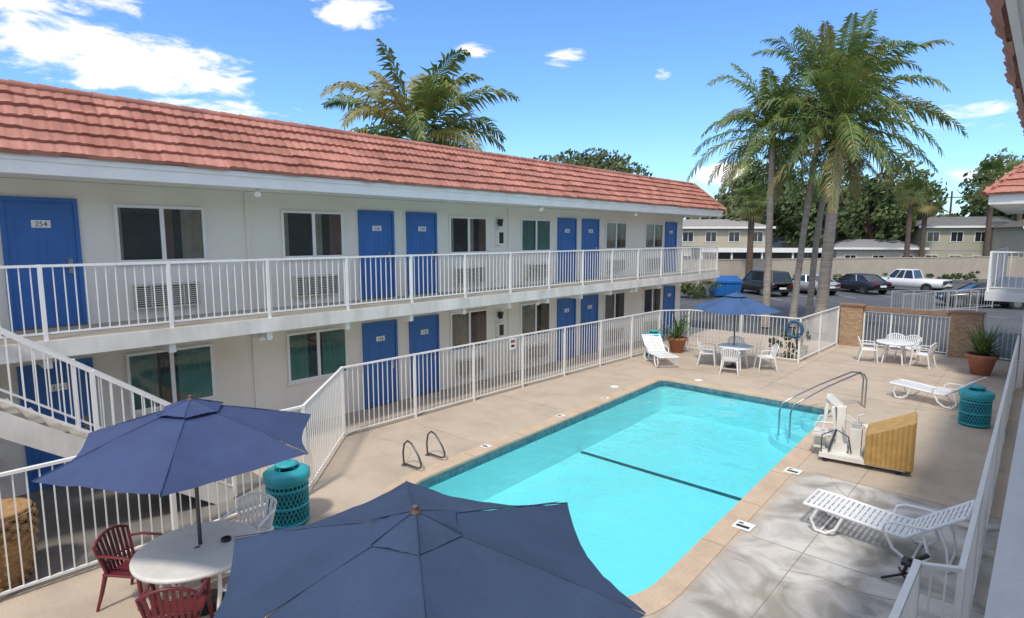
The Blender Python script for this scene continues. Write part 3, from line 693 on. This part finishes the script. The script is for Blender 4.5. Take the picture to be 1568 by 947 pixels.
def fanpalm(base,h,r,seed,skirt=True):
    rr=random.Random(seed); g_=grp('fan_palm_tree'); b=MB(); base=V(base); top=base+V((0,0,h))
    b.tube([base,base.lerp(top,.5),top],[.3,.24,.26],10,0); b.fin('trunk',[barkm],g_)
    b=MB()
    for k in range(34):
        az=rr.random()*6.28; el=rr.uniform(-1.2,1.4); d=V((math.cos(az)*math.cos(el),math.sin(az)*math.cos(el),math.sin(el)))
        c=top+V((0,0,.2))+d*r*.45; sd=d.cross(V((0,0,1)))
        sd=sd.normalized() if sd.length>.1 else V((1,0,0)); up=sd.cross(d)
        for j in range(13):
            a=-1.5+3.0*j/12; v=(d*math.cos(a)+sd*math.sin(a)).normalized(); w=sd*math.cos(a)*.05-d*math.sin(a)*.05
            e=c+v*r*.55; b.add([c,c+v*r*.3-w,e+V((0,0,-.15*r)),c+v*r*.3+w],[(0,1,2,3)],1 if el<-.6 else 0)
        b.tube([top,c],.02,4,1,caps=False)
    b.fin('fronds',[pleaf,pleaf2],g_)
def pa(az,t): a=math.radians(az); return (12+t*math.sin(a),t*math.cos(a))
fanpalm((-6.8,50.5,0),7.0,1.9,1); fanpalm((*pa(-8.6,76),0),8.6,2.0,2); fanpalm((*pa(-3.6,78),0),9.8,2.4,3); fanpalm((*pa(-7.6,82),0),8,2.0,4); fanpalm((*pa(-1.9,84),0),10.5,2.4,6)
# ------------------------------------------------------------------ trees
def leafclump(b,c,rad,n_,size,rr,m):
    for i in range(n_):
        while True:
            p=V((rr.uniform(-1,1),rr.uniform(-1,1),rr.uniform(-1,1)))
            if p.length<1: break
        p=p.normalized()*(p.length**.5)
        q=V((c[0]+p.x*rad[0],c[1]+p.y*rad[1],c[2]+p.z*rad[2]))
        a=V((rr.gauss(0,1),rr.gauss(0,1),rr.gauss(0,.6))).normalized(); t_=a.orthogonal().normalized(); t2=a.cross(t_)
        s=size*rr.uniform(.6,1.4)
        b.add([q-t_*s,q-t2*s*.55,q+t_*s,q+t2*s*.55],[(0,1,2,3)],m)
def crown(b,c,rad,nc,nl,size,rr,m=0):
    for k in range(nc):
        while True:
            p=V((rr.uniform(-1,1),rr.uniform(-1,1),rr.uniform(-.8,1)))
            if .35<p.length<1: break
        cc=(c[0]+p.x*rad[0],c[1]+p.y*rad[1],c[2]+p.z*rad[2]); r=rr.uniform(.2,.38)
        leafclump(b,cc,(rad[0]*r,rad[1]*r,rad[2]*r*.8),nl,size,rr,m if rr.random()<.75 else 1-m)
def tree(name,x,y,rad,zc,nc,nl,size,seed,m=0):
    rr=random.Random(seed); g_=grp(name); b=MB()
    b.tube([(x,y,0),(x+.2,y,zc*.4),(x,y,zc)],[.3,.22,.12],8,0)
    for k in range(7):
        a=k*.9+rr.random(); e=(x+math.cos(a)*rad[0]*.7,y+math.sin(a)*rad[1]*.7,zc+rad[2]*rr.uniform(0,.6)); b.tube([(x,y,zc*.55),((x+e[0])/2,(y+e[1])/2,zc*.9),e],[.16,.10,.04],6,0)
    b.fin('trunk',[barkm],g_); b=MB(); crown(b,(x,y,zc),rad,nc,nl,size,rr,m); b.fin('crown',[leafA,leafB],g_)
tree('tree',-18.0,41,(5.2,5.2,2.4),8.7,110,90,.17,31,1)
tree('tree',-24,44,(3.5,3.5,2.2),7.6,34,50,.2,32,1)
for i,(az,t,h,rx,m) in enumerate([(-19.4,84,14.6,4.2,0),(-17.2,90,13,4.6,1),(-13.2,92,13.2,4.6,1),(-11.2,86,11.5,4.0,0),(-9.3,92,13.8,4.4,1),(-15.2,84,10.5,4.2,0),(-22.3,80,9,4.0,1),(-2.6,96,14.2,4.6,0),(-.4,92,12.5,4.6,1),(-20.8,92,12.5,4.2,1)]):
    x,y=pa(az,t); tree('tree',x,y,(rx,rx,h*.36),h*.62,60,60,.32,50+i,m)
b=MB(); rr=random.Random(5)
for i in range(44):
    az=-36+i*.9; t=rr.uniform(108,125); x,y=pa(az,t); hh=rr.uniform(3.0,5.2) if az>-8 or az<-20 else rr.uniform(4.5,6.5)
    crown(b,(x,y,hh*.9),(4.8,4.8,hh),18,40,.5,rr,i%2)
b.fin('distant_trees',[leafA,leafB])
b=MB(); rr=random.Random(9); crown(b,(-5.9,38.6,.75),(1.3,1.1,.85),26,50,.09,rr,0); crown(b,(-7.6,38.2,.75),(1.2,1.1,.8),22,50,.09,rr,0); b.fin('hedge',[leafA,leafB])
b=MB(); crown(b,(5.4,21.3,.45),(.5,.4,.5),14,40,.05,rr,1); crown(b,(5.9,21.6,.7),(.3,.3,.7),12,40,.05,rr,0); b.fin('shrub',[leafA,leafB])
b=MB()
for i in range(14): crown(b,(-6+i*1.0,50.5+i*1.45,.45),(.7,.7,.5),8,26,.12,rr,0)
b.fin('shrub',[leafA,leafB])
# ------------------------------------------------------------------ boundary wall, houses, cars
b=MB(); p0=V((-14,42.5,0));p1=V((9.5,79,0)); b.beam(p0+V((0,0,1.06)),p1+V((0,0,1.06)),.2,2.2,0); b.beam(p0+V((0,0,2.2)),p1+V((0,0,2.2)),.28,.08,0)
b.beam(p1+V((0,0,1.06)),p1+V((14,-6,1.06)),.2,2.2,0)
b.fin('boundary_wall',[M('block_wall',(.44,.38,.30),.9,.1,1,.3,12,fine=.06)])
def house(name,x,y,w,d,h,rot,wc,rc,roofh=1.2,stor=2):
    g_=grp(name); wm_=M(name+'_wall',wc,.9,.06,1); rm=M(name+'_roof',rc,.9,.15,3)
    b=MB(); b.M=T(x,y,0,rot); b.box(-w/2,w/2,-d/2,d/2,0,h,0); b.fin('walls',[wm_],g_)
    b=MB(); b.M=T(x,y,0,rot); o=.5
    A=[(-w/2-o,-d/2-o,h),(w/2+o,-d/2-o,h),(w/2+o,d/2+o,h),(-w/2-o,d/2+o,h)]; rd=[(-w/2+d*.3,0,h+roofh),(w/2-d*.3,0,h+roofh)]
    b.add(A+rd,[(0,1,5,4),(1,2,5),(2,3,4,5),(3,0,4),(3,2,1,0)],0); b.box(-w/2-o,w/2+o,-d/2-o-.03,-d/2-o,h-.18,h+.05,1); b.fin('roof',[rm,white],g_)
    b=MB(); b.M=T(x,y,0,rot); k=int(w/2.4)
    for s in range(stor):
        z=.9+s*2.7
        for i in range(k):
            xx=-w/2+w*(i+.5)/k; b.box(xx-.65,xx+.65,-d/2-.04,-d/2,z,z+1.2,1); b.box(xx-.57,xx-.03,-d/2-.055,-d/2-.041,z+.08,z+1.12,0); b.box(xx+.03,xx+.57,-d/2-.055,-d/2-.041,z+.08,z+1.12,0)
        if stor>1: b.box(-w/2,w/2,-d/2-.03,-d/2,2.6,2.8,1)
    b.fin('windows',[carglass,frame],g_)
house('apartment_house',-19.5,69,13,8,5.3,math.radians(38),(.52,.46,.35),(.28,.26,.24),1.0)
hx,hy=pa(-4.9,90); house('apartment_house',hx,hy,12,7,5.4,math.radians(28),(.44,.42,.31),(.15,.15,.15),1.2)
hx,hy=pa(-.2,84); house('apartment_house',hx,hy,7,7,5.2,math.radians(25),(.50,.45,.35),(.12,.11,.10),1.1)
hx,hy=pa(-11.2,84); house('apartment_house',hx,hy,9,6,2.9,math.radians(30),(.5,.45,.36),(.25,.25,.25),1.0,1)
hx,hy=pa(-15.5,90); house('apartment_house',hx,hy,9,6,3.6,math.radians(30),(.5,.47,.40),(.22,.2,.2),1.0,1)
b=MB(); b.M=T(-10.5,62,0,math.radians(35)); b.box(-6,6,-2.5,2.5,2.7,3.0,0); b.box(-6.05,6.05,-2.6,-2.5,2.65,3.1,1)
for xx in (-5.8,-2.9,0,2.9,5.8): b.box(xx-.08,xx+.08,-2.4,-2.25,0,2.7,1)
b.box(-6,6,2.3,2.5,0,2.7,0); b.fin('carport',[walkm,white])
ux,uy=pa(-6.0,95)
b=MB(); b.tube([(ux,uy,0),(ux,uy,10)],[.16,.1],8,0); b.beam((ux-1.1,uy,9.2),(ux+1.1,uy,9.2),.1,.12,0); b.fin('utility_pole',[barkm])
def car(x,y,rot,col,kind='sedan'):
    g_=grp('parked_car'); pm=M('car_paint',col,.25,.04,1,metal=.2,spec=.7)
    if kind=='sedan': st_=[(-2.3,.55,.78,.72),(-2.2,.35,.92,.84),(-1.5,.25,.98,.9),(0,.22,.95,.91),(1.0,.22,.92,.9),(1.9,.28,.80,.86),(2.25,.35,.66,.76),(2.32,.42,.55,.6)]; gh=[(-1.75,-.95,.45,1.15)];top=1.43
    elif kind=='suv': st_=[(-2.3,.5,.95,.78),(-2.25,.35,1.08,.88),(-1.2,.28,1.1,.93),(0,.28,1.08,.94),(1.0,.28,1.06,.93),(1.9,.32,.98,.9),(2.3,.4,.82,.8),(2.35,.5,.7,.7)]; gh=[(-2.2,-1.95,.4,1.1)];top=1.78
    else: st_=[(-2.7,.5,.95,.85),(-2.65,.42,1.02,.92),(-1,.34,1.03,.95),(0,.34,1.04,.95),(1.2,.34,1.02,.95),(2.2,.36,.96,.92),(2.6,.42,.84,.84),(2.65,.5,.7,.75)]; gh=[(-.75,-.55,.65,1.25)];top=1.72
    b=MB(); b.M=T(x,y,-.05,rot); vs=[];fs=[]
    for (xx,zb,zt_,w) in st_:
        zm=(zb+zt_)/2
        ring=[(-w*.85,zb),(-w,zb+.08),(-w*1.01,zm),(-w*.96,zt_-.05),(-w*.84,zt_),(w*.84,zt_),(w*.96,zt_-.05),(w*1.01,zm),(w,zb+.08),(w*.85,zb)]
        vs+=[(xx,a,c) for a,c in ring]
    n_=10
    for i in range(len(st_)-1):
        for k in range(n_): k2=(k+1)%n_; fs.append((i*n_+k,i*n_+k2,(i+1)*n_+k2,(i+1)*n_+k))
    fs.append(tuple(range(n_))); fs.append(tuple(range((len(st_)-1)*n_+n_-1,(len(st_)-1)*n_-1,-1))); b.add(vs,fs,0,True)
    b.fin('body',[pm],g_)
    b=MB(); b.M=T(x,y,-.05,rot); x0,x1,x2,x3=gh[0]; zb=st_[3][2]-.03; wb=.80;wt=.64
    B_=[(x0,-wb,zb),(x3,-wb,zb),(x3,wb,zb),(x0,wb,zb)];Tt=[(x1,-wt,top-.05),(x2,-wt,top-.05),(x2,wt,top-.05),(x1,wt,top-.05)]
    b.add(B_+Tt,[(0,1,5,4),(1,2,6,5),(2,3,7,6),(3,0,4,7)],0)
    b.fin('windows',[carglass],g_)
    b=MB(); b.M=T(x,y,-.05,rot)
    b.add([(x1-.03,-wt-.02,top-.06),(x2+.03,-wt-.02,top-.06),(x2+.03,wt+.02,top-.06),(x1-.03,wt+.02,top-.06),(x1+.1,-wt+.1,top),(x2-.1,-wt+.1,top),(x2-.1,wt-.1,top),(x1+.1,wt-.1,top)],[(4,5,6,7),(0,1,5,4),(1,2,6,5),(2,3,7,6),(3,0,4,7)],0)
    for i in range(4): b.beam(B_[i],Tt[i],.07,.07,0)
    for sy in (-1,1):
        for f_ in (.38,.66): 
            xx=x0+(x3-x0)*f_; xt=x1+(x2-x1)*f_; b.beam((xx,sy*wb*1.005,zb),(xt,sy*wt*1.01,top-.05),.07,.05,0)
        b.box(x3-.35,x3-.2,sy*.93-.06,sy*.93+.06,zb,zb+.13,0)
    b.fin('roof_and_pillars',[pm],g_)
    b=MB(); b.M=T(x,y,-.05,rot); xe=st_[0][0]; xf=st_[-1][0]
    for sx in (-1.4 if kind!='pickup' else -1.7,1.4 if kind!='pickup' else 1.65):
        for sy in (-1,1):
            w=st_[3][3]; b.tube([(sx,sy*(w-.18),.32),(sx,sy*(w+.015),.32)],.33,20,0,True); b.tube([(sx,sy*(w+.016),.32),(sx,sy*(w+.03),.32)],.2,14,1); b.tube([(sx,sy*(w-.1),.36),(sx,sy*(w+.004),.36)],.40,20,0,True)
    for sy in (-1,1):
        b.box(xe-.0,xe+.14,sy*.62-.14,sy*.62+.14,.70,.86,2); b.box(xf-.22,xf-.02,sy*.58-.13,sy*.58+.13,.55,.66,3)
    b.box(xe-.04,xe+.02,-.26,.26,.55,.68,3); b.box(xe-.05,xe+.1,-.78,.78,.36,.48,4)
    b.fin('wheels_and_lights',[rubber,steel,M('tail_lamp',(.4,.01,.01),.2),frame,black],g_)
ra=math.atan2(.57,-.82)
car(-3.6,44.6,ra,(.03,.035,.035),'suv'); car(-1.3,47.9,ra,(.42,.43,.45)); car(1.3,51.2,ra,(.02,.025,.04)); car(3.9,55.0,ra+.35,(.75,.75,.74),'pickup'); car(9.2,45.5,math.radians(200),(.015,.015,.018))
b=MB(); b.M=T(-4.9,40.9,-.05,math.radians(35)); b.add([(-.9,-.7,.15),(.9,-.7,.15),(.9,.6,.15),(-.9,.6,.15),(-1,-.8,1.1),(1,-.8,1.1),(1,.7,1.4),(-1,.7,1.4)],[(0,1,5,4),(1,2,6,5),(2,3,7,6),(3,0,4,7),(3,2,1,0)],0)
b.box(-1.04,1.04,-.86,-.8,1.04,1.14,0); b.add([(-1.02,-.84,1.15),(1.02,-.84,1.15),(1.02,.72,1.46),(-1.02,.72,1.46)],[(0,1,2,3)],1)
for xx in (-.6,0,.6): b.box(xx-.04,xx+.04,-.83,-.78,.2,1.05,0)
for xx in (-.8,.8): b.box(xx-.06,xx+.06,-.5,-.4,0,.15,1)
b.fin('dumpster',[M('dumpster_blue',(.01,.13,.42),.5,.15,3),M('dumpster_lid',(.01,.09,.30),.5)])
# ------------------------------------------------------------------ world
sd=V((.2,-.5,.84)).normalized()
el=math.asin(sd.z); az=math.atan2(sd.x,sd.y)
w=bpy.data.worlds.new('World'); sc.world=w; w.use_nodes=True; nt=w.node_tree; bg=nt.nodes['Background']
sky=nd(nt,'ShaderNodeTexSky',sky_type='NISHITA'); sky.sun_disc=False; sky.sun_elevation=el; sky.sun_rotation=az; sky.air_density=1.0; sky.dust_density=.5; sky.ozone_density=2.0
hs=nd(nt,'ShaderNodeVectorMath',operation='MULTIPLY'); hs.inputs[1].default_value=(.84,1.18,1.55); nt.links.new(sky.outputs[0],hs.inputs[0])
tc=nd(nt,'ShaderNodeTexCoord'); sp=nd(nt,'ShaderNodeSeparateXYZ'); nt.links.new(tc.outputs['Generated'],sp.inputs[0])
def ma(op,a,b_=None,clamp=False):
    n=nd(nt,'ShaderNodeMath',operation=op,use_clamp=clamp)
    for i,q in enumerate((a,b_)):
        if q is None: continue
        if isinstance(q,(int,float)): n.inputs[i].default_value=q
        else: nt.links.new(q,n.inputs[i])
    return n.outputs[0]
AZ=ma('ARCTAN2',sp.outputs[0],sp.outputs[1]); EL=ma('ARCSINE',sp.outputs[2])
cv=nd(nt,'ShaderNodeCombineXYZ'); nt.links.new(ma('MULTIPLY',AZ,6),cv.inputs[0]); nt.links.new(ma('MULTIPLY',EL,16),cv.inputs[1])
nz=nd(nt,'ShaderNodeTexNoise'); nz.inputs['Scale'].default_value=1.9; nz.inputs['Detail'].default_value=7; nz.inputs['Roughness'].default_value=.64; nz.inputs['Distortion'].default_value=.4; nt.links.new(cv.outputs[0],nz.inputs['Vector'])
acc=None
for (a,e,ra_,re,st__) in [(-75,13.6,10,2.4,1.0),(-82,17.2,9,2.6,.9),(-69,10.6,7,.9,.8),(-56.7,19.2,3.6,1.3,.95),(-62,20.5,4,1.2,.85),(-37.6,16.3,2.2,.9,.85),(-45.8,16.8,2.0,.8,.82),(-28.4,14.3,.9,.8,.8),(-22.5,5.4,5,1.3,.85),(-6,9,4.5,1.1,.7),(-2.5,4.5,4,1.2,.8),(-10,19.5,6,1.2,.75)]:
    da=ma('DIVIDE',ma('SUBTRACT',AZ,math.radians(a)),math.radians(ra_)); de=ma('DIVIDE',ma('SUBTRACT',EL,math.radians(e)),math.radians(re))
    d2=ma('ADD',ma('MULTIPLY',da,da),ma('MULTIPLY',de,de)); v=ma('MULTIPLY',ma('SUBTRACT',1.0,ma('MULTIPLY',d2,.5),True),st__)
    acc=v if acc is None else ma('MAXIMUM',acc,v)
# broad bright cloud cover overhead and behind the camera, unseen, added as warm fill
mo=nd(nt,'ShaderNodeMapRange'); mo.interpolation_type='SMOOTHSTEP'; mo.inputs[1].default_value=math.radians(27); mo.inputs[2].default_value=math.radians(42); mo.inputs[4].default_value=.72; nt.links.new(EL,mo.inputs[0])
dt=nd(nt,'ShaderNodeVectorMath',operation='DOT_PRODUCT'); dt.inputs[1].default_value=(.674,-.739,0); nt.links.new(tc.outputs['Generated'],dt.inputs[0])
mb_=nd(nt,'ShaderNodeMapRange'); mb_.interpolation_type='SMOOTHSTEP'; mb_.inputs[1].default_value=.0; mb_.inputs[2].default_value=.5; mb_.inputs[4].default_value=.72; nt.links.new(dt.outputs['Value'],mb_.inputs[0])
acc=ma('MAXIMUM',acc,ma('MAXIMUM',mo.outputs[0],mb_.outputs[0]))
dens=ma('ADD',ma('MULTIPLY',ma('SUBTRACT',nz.outputs[0],.5),2.2),ma('SUBTRACT',acc,.42))
mr=nd(nt,'ShaderNodeMapRange'); mr.interpolation_type='SMOOTHSTEP'; mr.inputs[1].default_value=.0; mr.inputs[2].default_value=.6; nt.links.new(dens,mr.inputs[0])
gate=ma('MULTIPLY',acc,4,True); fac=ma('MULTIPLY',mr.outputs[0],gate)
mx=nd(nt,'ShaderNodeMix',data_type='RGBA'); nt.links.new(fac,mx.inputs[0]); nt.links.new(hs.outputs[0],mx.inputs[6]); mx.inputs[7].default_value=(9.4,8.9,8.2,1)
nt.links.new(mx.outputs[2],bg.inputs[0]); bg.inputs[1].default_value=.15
ld=bpy.data.lights.new('sun','SUN'); ld.energy=2.8; ld.angle=math.radians(6); ld.color=(1,.92,.81)
lo_=bpy.data.objects.new('sun',ld); sc.collection.objects.link(lo_); lo_.rotation_euler=sd.to_track_quat('Z','Y').to_euler()
cd=bpy.data.cameras.new('camera'); cd.sensor_width=36; cd.lens=900/1568*36; cd.clip_end=2000; cd.clip_start=.05
co=bpy.data.objects.new('camera',cd); sc.collection.objects.link(co); co.location=(12,0,4.15); co.rotation_euler=(math.radians(90-6.97),0,math.radians(42.37)); sc.camera=co
sc.view_settings.view_transform='Standard'; sc.view_settings.look='None'; sc.view_settings.exposure=0
